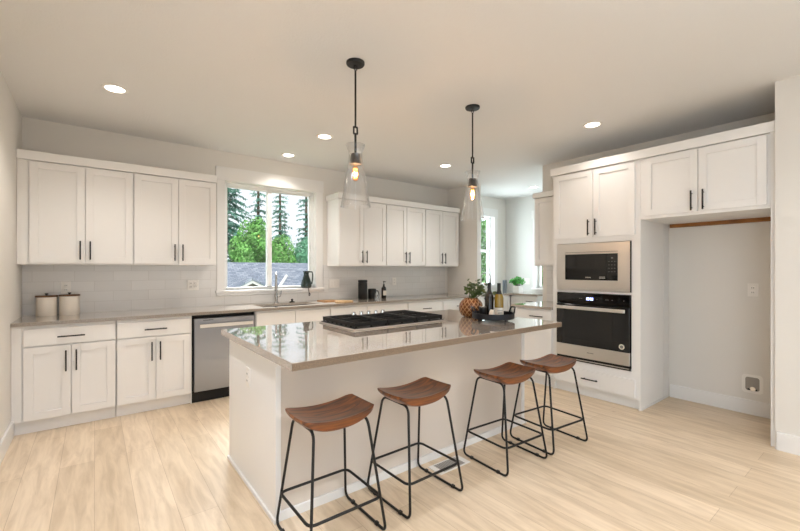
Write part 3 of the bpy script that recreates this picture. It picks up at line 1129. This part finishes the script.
stool = make_stool()
for i, (x, y, rz, lab) in enumerate((
        (.965, 1.832, 0, 'walnut saddle-seat bar stool at the left corner of the island, nearest the camera'),
        (1.533, 1.832, 1, 'walnut saddle-seat bar stool second from the left corner of the island'),
        (2.315, 1.765, -3, 'walnut saddle-seat bar stool just right of the floor vent'),
        (2.825, 1.738, -5, 'walnut saddle-seat bar stool closest to the wall oven'))):
    o = stool if i == 0 else copy_tree(stool)
    o.location = (x, y, 0)
    o.rotation_euler = (0, 0, math.radians(rz))
    o['label'] = lab

# ------------------------------------------------------------------ ceiling lamps
def spot(loc, power, color=(1, .935, .875), angle=125, blend=.8, radius=.06):
    o = bpy.data.objects.new('recessed_lamp', bpy.data.lights.new('recessed_lamp', 'SPOT'))
    COL.objects.link(o)
    o.location = loc
    o.data.energy = power
    o.data.color = color
    o.data.spot_size = math.radians(angle)
    o.data.spot_blend = blend
    o.data.shadow_soft_size = radius
    return o


LAMP = 52
lights = (((.126, 3.764), 'lit recessed ceiling light above the left cabinets', LAMP),
          ((1.92, 3.77), 'lit recessed ceiling light in front of the window, behind the first pendant', LAMP),
          ((1.88, 4.656), 'lit recessed ceiling light close to the window header', 42),
          ((3.808, 1.871), 'lit recessed ceiling light in front of the oven tower', 17),
          ((3.747, 3.829), 'lit recessed ceiling light beside the second pendant rod', LAMP),
          ((5.93, 3.92), 'lit recessed ceiling light in the pantry corner', 14))
proto = None
for (x, y), lab, pw in lights:
    if proto is None:
        proto = thing('recessed_light', lab, 'ceiling light', (x, y, CZ), 'recessed ceiling lights')
        MB().lathe([(.062, CZ - .001), (.064, CZ - .006), (.085, CZ - .005), (.088, CZ), (.062, CZ)], (x, y, 0), 32).build('trim_ring', M['white'], proto)
        MB().lathe([(0, CZ - .004), (.062, CZ - .004), (.062, CZ - .001), (0, CZ - .001)], (x, y, 0), 32).build('lens', M['lens'], proto)
    else:
        o = copy_tree(proto)
        o.location = (x, y, CZ)
        o['label'] = lab
    spot((x, y, CZ - .012), pw, (1, .935, .875) if x < 5 else (.95, .97, 1))
# the same row of lamps carries on over the part of the room behind the camera
for x, pw in ((.126, 95), (1.92, 95), (3.6, 36)):
    spot((x, -.35, CZ - .012), pw, (1, .95, .90))
spot((.126, 1.87, CZ - .012), 95, (.92, .98, 1.1))


def pendant(x, y, label):
    t = thing('pendant_light', label, 'pendant light', (x, y, CZ), 'glass pendants over the island')
    c = (x, y, 0)
    MB().lathe([(0, 2.722), (.02, 2.72), (.058, 2.724), (.062, 2.73), (.062, CZ - .001), (0, CZ - .001)], c, 32).build('canopy', M['black'], t)
    mb = MB()
    mb.tube([(x + .012 * math.cos(a), y, 2.703 + .017 * math.sin(a)) for a in [2 * PI * k / 16 for k in range(16)]], .003, 8, closed=True)
    mb.build('loop', M['black'], t)
    MB().tube([(x, y, 2.69), (x, y, 2.307)], .0065, 10).tube([(x, y, 2.256), (x, y, 2.11)], .0075, 10).build('rod', M['black'], t)
    MB().box(x - .017, x + .017, y - .006, y + .006, 2.300, 2.308).box(x - .017, x + .017, y - .006, y + .006, 2.255, 2.263) \
        .box(x - .017, x - .010, y - .006, y + .006, 2.263, 2.300).box(x + .010, x + .017, y - .006, y + .006, 2.263, 2.300).build('link', M['black'], t, bevel=.001)
    MB().lathe([(0, 2.122), (.031, 2.122), (.041, 2.052), (.0, 2.052)], c, 28).build('socket_cap', M['black'], t)
    outer = [(.066, 2.182), (.053, 2.152), (.0455, 2.125), (.046, 2.10), (.056, 2.04), (.075, 1.93), (.094, 1.80), (.103, 1.765)]
    prof = outer + [(r - .004, z) for r, z in reversed(outer)]
    prof.append(prof[0])
    MB().lathe(prof, c, 40).build('glass_shade', M['glass'], t)
    bl = MB().lathe([(.013, 2.053), (.014, 2.04), (.021, 2.02), (.024, 1.99), (.021, 1.958), (.012, 1.942), (0, 1.937)], c, 24).build('bulb', M['bulbglass'], t)
    mb = MB()
    for k in range(6):
        a = k * PI / 3
        mb.tube([(x + .012 * math.cos(a), y + .012 * math.sin(a), 2.025), (x + .012 * math.cos(a), y + .012 * math.sin(a), 1.955)], .0022, 6)
    mb.build('filament', M['filament'], bl)
    o = bpy.data.objects.new('pendant_lamp', bpy.data.lights.new('pendant_lamp', 'POINT'))
    COL.objects.link(o)
    o.location = (x, y, 1.99)
    o.data.energy = 10
    o.data.color = (1, .72, .48)
    o.data.shadow_soft_size = .012


pendant(1.395, 2.29, 'glass cone pendant on black rod over the cooktop, nearer the camera')
pendant(2.575, 2.30, 'glass cone pendant on black rod hanging over the far end of the island')

# ------------------------------------------------------------------ things on the worktops
def canister(x, y, r, h, label):
    t = thing('canister', label, 'canister', (x, y, .914), 'cream canisters with wooden lids')
    z = .914
    MB().lathe([(0, z), (r - .004, z), (r, z + .005), (r, z + h), (0, z + h)], (x, y, 0), 36).build('jar', M['cream'], t)
    l_ = MB().lathe([(0, z + h), (r + .004, z + h), (r + .005, z + h + .004), (r + .005, z + h + .013), (0, z + h + .014)], (x, y, 0), 36).build('lid', M['walnut'], t)
    MB().lathe([(0, z + h + .013), (.007, z + h + .013), (.007, z + h + .02), (.013, z + h + .024), (.013, z + h + .034), (0, z + h + .036)], (x, y, 0), 18).build('knob', M['blackp'], l_)


canister(-.350, 4.89, .075, .172, 'cream canister with wooden lid standing next to the left wall')
canister(-.187, 4.885, .075, .175, 'cream canister with wooden lid, the one farther from the left wall')

tag(MB().lathe([(0, .914), (.118, .914), (.122, .918), (.122, .926), (.118, .930), (0, .930)], (2.585, 4.53, 0), 40).build('cutting_board', M['pine']), 'round pale wooden board lying flat on the worktop right of the sink', 'cutting board')
mb = MB()
mb.prism(rounded := [(2.37, 4.66), (2.56, 4.66), (2.60, 4.70), (2.60, 4.84), (2.56, 4.88), (2.37, 4.88)], 'z', .914, .924)
tag(mb.build('serving_board', m_wood('tan_board', 'a9743f', 'c8935a', (3, 14, 10), .5), bevel=.002), 'flat tan serving board behind the round wooden board', 'cutting board')

o = MB().lathe([(0, .914), (.062, .914), (.066, .92), (.066, 1.145), (.060, 1.150), (.060, 1.156), (.067, 1.160), (.067, 1.183), (.060, 1.19), (0, 1.19)], (3.02, 4.76, 0), 32).build('black_canister', mat('black_ribbed_ceramic', '121212', .5, bump=.2, bscale=90))
tag(o, 'tall black lidded canister on the worktop under the upper cabinets', 'canister')
t = thing('black_mug', 'short black mug between the tall canister and the soap bottle', 'mug', (3.18, 4.76, .914))
MB().lathe([(0, .914), (.055, .914), (.06, .93), (.06, 1.055), (.054, 1.06), (.05, 1.058), (.048, .94), (0, .93)], (3.18, 4.76, 0), 28).build('body', M['blackp'], t)
MB().tube([(3.237, 4.74, 1.03), (3.265, 4.735, 1.025), (3.275, 4.73, .99), (3.26, 4.735, .955), (3.237, 4.74, .95)], .007, 8).build('handle', M['blackp'], t)
o = MB().lathe([(0, .914), (.035, .914), (.037, .93), (.034, 1.0), (.032, 1.0), (.034, .935), (0, .925)], (3.17, 4.615, 0), 24).build('small_glass', thin_glass('tumbler_glass', (.95, .95, .95), .2, .6))
tag(o, 'small clear tumbler in front of the black mug', 'glass')
t = thing('soap_bottle', 'dark amber pump soap bottle with pale label on the back worktop', 'bottle', (3.36, 4.72, .914))
MB().lathe([(0, .914), (.034, .914), (.036, .92), (.036, 1.06), (.028, 1.08), (.013, 1.09), (.013, 1.105), (0, 1.105)], (3.36, 4.72, 0), 24).build('bottle', mat('dark_brown_glass', '160d08', .15), t)
MB().lathe([(0, 1.105), (.015, 1.105), (.015, 1.12), (.005, 1.122), (.005, 1.15), (.012, 1.152), (.012, 1.165), (0, 1.166)], (3.36, 4.72, 0), 16).box(3.355, 3.365, 4.67, 4.72, 1.153, 1.162).build('pump', M['blackp'], t)
mb = MB()
seg = 10
vs, fs = [], []
for k in range(seg + 1):
    a = -PI / 2 - .9 + 1.8 * k / seg
    for z in (.96, 1.03):
        vs.append((3.36 + .0366 * math.cos(a), 4.72 + .0366 * math.sin(a), z))
fs = [(2 * k, 2 * k + 2, 2 * k + 3, 2 * k + 1) for k in range(seg)]
mb.add(vs, fs, True).build('label', M['label'], t)

# green jug on the window sill
t = thing('glass_jug', 'dark green glass jug with a handle on the window sill', 'jug', (2.27, 4.985, 1.09))
jx, jy = 2.262, 4.985
MB().lathe([(0, 1.09), (.055, 1.09), (.068, 1.10), (.072, 1.13), (.062, 1.18), (.045, 1.23), (.034, 1.265), (.036, 1.30), (.044, 1.318), (.038, 1.316), (.03, 1.29), (0, 1.285)], (jx, jy, 0), 32).build('body', M['greenglass'], t)
MB().tube([(jx + .036, jy - .01, 1.305), (jx + .075, jy - .02, 1.305), (jx + .085, jy - .022, 1.27), (jx + .083, jy - .02, 1.2), (jx + .072, jy - .015, 1.14)], .009, 10).build('handle', M['greenglass'], t)
mb = MB()
mb.tube([(jx - .005, jy - .065, 1.11), (jx - .005, jy - .085, 1.08), (jx, jy - .09, 1.03), (jx - .002, jy - .088, .985)], .0045, 8)
mb.tube([(jx, jy - .09, 1.03), (jx + .014, jy - .092, 1.01), (jx + .008, jy - .09, .985)], .006, 8)
mb.build('sprig', M['blackp'], t)

# ------------------------------------------------------------------ island tray group
TX, TY, TZ = 2.645, 2.135, .914
TR = .170
t = thing('serving_tray', 'round dark metal tray with gallery rim and handles on the island', 'tray', (TX, TY, TZ))
MB().lathe([(0, TZ + .02), (TR, TZ + .02), (TR + .004, TZ + .024), (TR + .004, TZ + .066), (TR, TZ + .067), (TR - .004, TZ + .064), (TR - .004, TZ + .027), (0, TZ + .026)], (TX, TY, 0), 48).build('pan', M['tray'], t)
for k in range(4):
    a = math.radians(-10 + 90 * k)
    MB().lathe([(0, 0), (.009, 0), (.011, .021), (0, .021)], (TX + (TR - .02) * math.cos(a), TY + (TR - .02) * math.sin(a), TZ), 12).build('foot', M['tray'], t)
for s in (0, PI):
    a0 = math.radians(-38) + s
    mb = MB()
    pts = []
    for k in range(-6, 7):
        a = a0 + math.radians(k * 4.2)
        rr = TR + .003 + .006 * math.cos(k / 6 * PI / 2)
        zz = TZ + .066 + .045 * (1 - (abs(k) / 6) ** 6)
        pts.append((TX + rr * math.cos(a), TY + rr * math.sin(a), zz))
    mb.tube(pts, .0065, 8).build('handle', M['tray'], t)


def bottle(x, y, z, glass, label, s=1.0, hh=.29):
    t = thing('wine_bottle', label, 'bottle', (x, y, z), 'wine bottles on the tray')
    k = hh / .29
    prof = [(0, 0), (.034, 0), (.0375, .004), (.0375, .165 * k), (.034, .185 * k), (.02, .215 * k), (.0145, .235 * k), (.0145, .29 * k), (0, .29 * k)]
    MB().lathe([(r * s, z + h) for r, h in prof], (x, y, 0), 32).build('bottle', glass, t)
    MB().lathe([(.0275 * s, z + .2 * k), (.0206 * s, z + .2152 * k), (.0149 * s, z + .2352 * k), (.0152 * s, z + .285 * k), (.0158 * s, z + .287 * k), (.0155 * s, z + .293 * k), (0, z + .294 * k)], (x, y, 0), 24).build('foil', M['foil'], t)
    return t


bottle(2.648, 2.178, TZ + .026, M['amberbottle'], 'dark amber wine bottle at the back of the tray', hh=.285)
bo = bottle(2.684, 2.105, TZ + .026, M['wine'], 'olive yellow wine bottle with white label on the tray', hh=.283)
vs, fs = [], []
for k in range(17):
    a = math.radians(150 + 180 * k / 16)
    for z in (TZ + .035, TZ + .108):
        vs.append((2.684 + .0382 * math.cos(a), 2.105 + .0382 * math.sin(a), z))
fs = [(2 * k, 2 * k + 2, 2 * k + 3, 2 * k + 1) for k in range(16)]
MB().add(vs, fs, True).build('label', M['label'], bo)
mb = MB()
for (z, a0, a1) in ((TZ + .085, 200, 270), (TZ + .07, 210, 260), (TZ + .06, 205, 265)):
    vs, fs = [], []
    for k in range(9):
        a = math.radians(a0 + (a1 - a0) * k / 8)
        for zz in (z, z + .003):
            vs.append((2.684 + .0386 * math.cos(a), 2.105 + .0386 * math.sin(a), zz))
    mb.add(vs, [(2 * k, 2 * k + 2, 2 * k + 3, 2 * k + 1) for k in range(8)], True)
mb.build('label_print', bpy.data.materials['grey_print'], bo)
t = thing('candle_jar', 'small dark jar candle with pale wax at the left of the tray', 'candle', (2.567, 2.178, TZ + .026))
cx_, cy_ = 2.567, 2.178
MB().lathe([(0, 0), (.032, 0), (.034, .004), (.034, .090), (.031, .091), (.031, .073), (0, .072)], (cx_, cy_, TZ + .026), 28).build('jar', M['blackp'], t)
MB().lathe([(0, .0725), (.03, .0725), (.03, .088), (.006, .09), (.0, .103)], (cx_, cy_, TZ + .026), 24).build('wax', M['cream'], t)
t = thing('folded_napkin', 'folded white napkin lying on the tray before the bottles', 'napkin', (2.585, 2.10, TZ + .026))
MB().prism([(2.56, TZ + .0265), (2.612, TZ + .0265), (2.603, TZ + .07), (2.592, TZ + .098), (2.577, TZ + .075)], 'y', 2.082, 2.122).build('cloth', M['label'], t, bevel=.004)

# amber vase with succulent
VX, VY = 2.70, 2.43
t = thing('amber_vase', 'round amber patterned vase holding leafy stems on the island', 'vase', (VX, VY, .914))
MB().lathe([(0, .914), (.062, .914), (.09, .93), (.106, .965), (.109, 1.0), (.102, 1.035), (.082, 1.062), (.068, 1.073), (.064, 1.082), (.057, 1.08), (.06, 1.066), (0, 1.055)], (VX, VY, 0), 40).build('pot', M['wovenpot'], t)


def leaf_cluster(mb, pts, rng, size, flat=.25, seg=6):
    for p in pts:
        d = Vector((rng.uniform(-1, 1), rng.uniform(-1, 1), rng.uniform(-.3, .9))).normalized()
        u = d.orthogonal().normalized()
        v = d.cross(u)
        L = size * rng.uniform(.7, 1.25)
        W = L * .42
        c = Vector(p)
        vs = [c, c + d * L * .35 + u * W, c + d * L * .8 + u * W * .7, c + d * L + v * L * .05, c + d * L * .8 - u * W * .7, c + d * L * .35 - u * W, c + d * L * .5 + v * L * flat]
        vs.append(c + d * L * .5 - v * L * .03)
        fs = [(0, 1, 6), (1, 2, 6), (2, 3, 6), (3, 4, 6), (4, 5, 6), (5, 0, 6), (0, 7, 1), (1, 7, 2), (2, 7, 3), (3, 7, 4), (4, 7, 5), (5, 7, 0)]
        mb.add(vs, fs, True)


rng = random.Random(5)
pl = thing('leafy_stems', 'dark green leafy stems arranged in the amber vase', 'plant', (VX, VY, 1.056))
st, lf = MB(), MB()
for k in range(11):
    a = rng.uniform(0, 2 * PI)
    reach = rng.uniform(.03, .10)
    top = rng.uniform(.10, .185)
    # the bunch leans towards the bottles
    ex, ey = VX + .03 + reach * math.cos(a) + .03, VY + reach * math.sin(a) - .02
    pts = [(VX + rng.uniform(-.02, .02), VY + rng.uniform(-.02, .02), 1.057), ((VX + ex) / 2, (VY + ey) / 2, 1.057 + top * .6), (ex, ey, 1.057 + top)]
    st.tube(pts, .004, 6, taper=[1, .8, .5])
    lp = []
    for q in range(10):
        f = rng.uniform(.35, 1)
        lp.append((pts[0][0] * (1 - f) + pts[2][0] * f + rng.uniform(-.02, .02), pts[0][1] * (1 - f) + pts[2][1] * f + rng.uniform(-.02, .02), 1.06 + top * f + rng.uniform(-.01, .015)))
    leaf_cluster(lf, lp, rng, .036)
for k in range(3):
    a = math.radians(-35 + 12 * k)
    ex, ey, ez = VX + .20 + .02 * k, VY - .10 + .03 * k, 1.11 - .03 * k
    pts = [(VX + .02, VY, 1.06), (VX + .12, VY - .04 + .01 * k, 1.13 - .01 * k), (ex, ey, ez)]
    st.tube(pts, .0035, 6, taper=[1, .8, .4])
    leaf_cluster(lf, [(pts[1][0] + (ex - pts[1][0]) * f, pts[1][1] + (ey - pts[1][1]) * f, pts[1][2] + (ez - pts[1][2]) * f) for f in (.0, .3, .6, .85, 1)], rng, .05)
st.build('stems', mat('green_stem', '4c5a2a', .6), pl)
lf.build('leaves', M['leaf'], pl)

# pantry worktop things
HX, HY = 6.10, 4.36
t = thing('herb_pot', 'white square pot on the pantry worktop holding the bright herb', 'pot', (HX, HY, .914))
MB().box(HX - .065, HX + .065, HY - .065, HY + .065, .914, 1.035).build('pot', M['white'], t, bevel=.006)
pl = thing('potted_herb', 'bright green bushy herb growing in the white pantry pot', 'plant', (HX, HY, 1.0355))
lf, st = MB(), MB()
lp = []
for k in range(24):
    a = rng.uniform(0, 2 * PI)
    rr = rng.uniform(.02, .14)
    e = (HX + rr * math.cos(a), HY + rr * math.sin(a), 1.04 + rng.uniform(.05, .14) - rr * .25)
    st.tube([(HX + rr * .3 * math.cos(a), HY + rr * .3 * math.sin(a), 1.036), e], .003, 5)
    for q in range(8):
        lp.append((e[0] + rng.uniform(-.03, .03), e[1] + rng.uniform(-.03, .03), e[2] + rng.uniform(-.025, .03)))
leaf_cluster(lf, lp, rng, .045)
st.build('stems', bpy.data.materials['green_stem'], pl)
lf.build('leaves', M['leaf2'], pl)
o = MB().box(6.07, 6.13, 4.62, 4.68, .914, 1.135).build('knife_block', mat('charcoal_grey', '5c6166', .5), bevel=.006)
tag(o, 'dark grey upright box beside the herb pot in the pantry corner', 'box')

# ------------------------------------------------------------------ outdoors
struct(MB().box(-60, 90, 5.6, 120, -2.6, -2.5).build('ground', M['grass']))

# neighbour's house
t = thing('neighbor_house', 'neighbouring house with grey shingle roof and small front gable', 'house', (4.5, 17, -2.5))
zr, yr, ze, ye = 1.62, 17.0, -.55, 13.2
x0, x1 = -1.5, 9.3
rf = MB()
rf.add([(x0, ye, ze), (x1 + 1.6, ye, ze), (x1, yr, zr), (x0, yr, zr), (x0, yr + 4, ze), (x1 + 1.6, yr + 4, ze)], [(0, 1, 2, 3), (3, 2, 5, 4), (1, 5, 2), (0, 3, 4), (0, 4, 5, 1)])
rf.build('roof', M['shingle'], t)
MB().box(x0 + .4, x1 + 1.2, ye + .4, yr + 3.6, -2.5, ze).build('walls', M['siding'], t)
gx_, gy, gz, gw, gs = 3.52, 11.4, 1.03, 1.9, .52
zb = gz - gw * gs
g = MB()
for q in (-1, 1):
    g.prism([(gx_, gz), (gx_ + q * (gw + .1), zb - .05), (gx_ + q * (gw + .1), zb + .01), (gx_, gz + .06)], 'y', gy - .12, 15.8)
g.build('gable_roof', M['shingle'], t)
g = MB()
for q in (-1, 1):
    a0, a1 = (gx_, gz - .005), (gx_ + q * gw, zb - .005)
    g.prism([a0, a1, (a1[0], a1[1] - .075), (a0[0], a0[1] - .075)], 'y', gy - .09, gy - .02)
g.build('fascia', M['trim'], t)
MB().prism([(gx_, gz - .08), (gx_ - gw + .35, zb - .02), (gx_ - gw + .35, -2.5), (gx_ + gw - .35, -2.5), (gx_ + gw - .35, zb - .02)], 'y', gy + .1, gy + .2).build('gable_wall', M['gablewall'], t)
# pale rake flashing on the main slope
def roof_pt(x, f):
    return Vector((x, ye + (yr - ye) * f, ze + (zr - ze) * f + .05))
MB().tube([roof_pt(5.45, .42), roof_pt(6.35, .72)], .06, 6).build('flashing', M['trim'], t)


def fir(x, y, h, r, label, seed, gap=.0, n_whorl=34, dens=1.0):
    rng = random.Random(seed)
    zb = -2.5
    t = thing('fir_tree', label, 'tree', (x, y, zb), 'trees beyond the house')
    MB().tube([(x, y, zb + h * k / 8) for k in range(9)], h * .012 + .03, 8, taper=[1 - .11 * k for k in range(9)]).build('trunk', M['bark'], t)
    mb = MB()
    vs, fs = [], []
    br = MB()
    for w in range(n_whorl):
        f = .06 + .93 * w / n_whorl
        z = zb + h * f
        R = r * (1 - f) ** .85 * rng.uniform(.75, 1.1) + .08
        nb = rng.randint(5, 8)
        for k in range(nb):
            if rng.random() < gap:
                continue
            a = 2 * PI * k / nb + rng.uniform(-.4, .4)
            L = R * rng.uniform(.6, 1.1)
            d = Vector((math.cos(a), math.sin(a), 0))
            sag = rng.uniform(.12, .4)
            m = max(7, int(L * 30 * dens))
            for q in range(m):
                s = (q + rng.random()) / m
                p = Vector((x, y, z)) + d * L * s + Vector((0, 0, -sag * L * s * s + rng.uniform(-.04, .04)))
                wdt = (.19 + .14 * (1 - s)) * rng.uniform(.6, 1.2) * (.5 + .5 * min(1, R))
                dd = (d * rng.uniform(.3, 1) + Vector((rng.uniform(-1, 1), rng.uniform(-1, 1), rng.uniform(-.9, .15))) * .8).normalized()
                u = dd.cross(Vector((rng.uniform(-.5, .5), rng.uniform(-.5, .5), 1))).normalized()
                e = p + dd * wdt
                b0 = len(vs)
                vs += [p - u * wdt * .3, p + u * wdt * .3, e + u * wdt * .08, e - u * wdt * .08]
                fs.append((b0, b0 + 1, b0 + 2, b0 + 3))
    me = mb.add(vs, fs).build('foliage', M['fir'], t)
    return t


def leafy(x, y, zc, rx, rz, label, seed, n=13000, m='bush'):
    rng = random.Random(seed)
    t = thing('maple_tree', label, 'tree', (x, y, -2.5), 'trees beyond the house')
    MB().tube([(x, y, -2.5), (x + .1, y, -1), (x, y, zc)], .16, 8, taper=[1, .8, .4]).build('trunk', M['bark'], t)
    lobes = [(rng.uniform(-.6, .6), rng.uniform(-.6, .6), rng.uniform(-.6, .75), rng.uniform(.35, .6)) for _ in range(14)]
    vs, fs = [], []
    for k in range(n):
        lb = rng.choice(lobes)
        d = Vector((rng.gauss(0, 1), rng.gauss(0, 1), rng.gauss(0, 1))).normalized()
        rr = lb[3] * rng.uniform(.75, 1.03)
        sc = 1 - .35 * max(0, lb[2])
        p = Vector((x + rx * (lb[0] * sc + d.x * rr), y + rx * (lb[1] * sc + d.y * rr), zc + rz * (lb[2] + d.z * rr)))
        q = (d + Vector((rng.uniform(-1, 1), rng.uniform(-1, 1), rng.uniform(-1, 1))) * .8).normalized()
        u = q.orthogonal().normalized()
        v = q.cross(u)
        s = rng.uniform(.04, .095)
        b0 = len(vs)
        vs += [p + u * s, p + v * s * .7, p - u * s, p - v * s * .7]
        fs.append((b0, b0 + 1, b0 + 2, b0 + 3))
    MB().add(vs, fs).build('foliage', M[m], t)


fir(6.1, 27.5, 24, 3.4, 'broad dense fir tree filling the left side of the window view', 1, 0, 100, 1.6)
fir(9.75, 30.0, 15.0, 1.5, 'thin sparse fir tree just left of the window mullion', 2, .35, 34, .8)
fir(12.2, 32.0, 15.0, 1.8, 'sparse fir tree just right of the window mullion', 3, .3, 34, .8)
fir(13.6, 34.5, 9.2, 1.3, 'short pointed fir tree in the gap of open sky', 4, .15, 28, .8)
fir(14.3, 31.5, 15.5, 1.7, 'tall fir tree at the right edge of the window view', 6, .15, 36, .9)
leafy(7.15, 23.5, 1.7, 1.35, 2.3, 'bright green leafy tree behind the roof left of the mullion', 11)
leafy(9.35, 24.4, 1.5, 1.3, 2.1, 'bright green leafy tree behind the roof right of the mullion', 12)
leafy(11.6, 25.2, 1.3, 1.5, 1.9, 'muted leafy tree at the right end of the roof', 13, m='teal')
leafy(14.6, 12.0, 1.6, 2.0, 3.2, 'green tree seen through the narrow pantry window', 14)
leafy(13.2, 8.2, 1.2, 1.6, 2.6, 'green tree seen in the slit window beyond the oven tower', 15)

# drop helper bookkeeping
for o in bpy.data.objects:
    if '_o' in o:
        del o['_o']
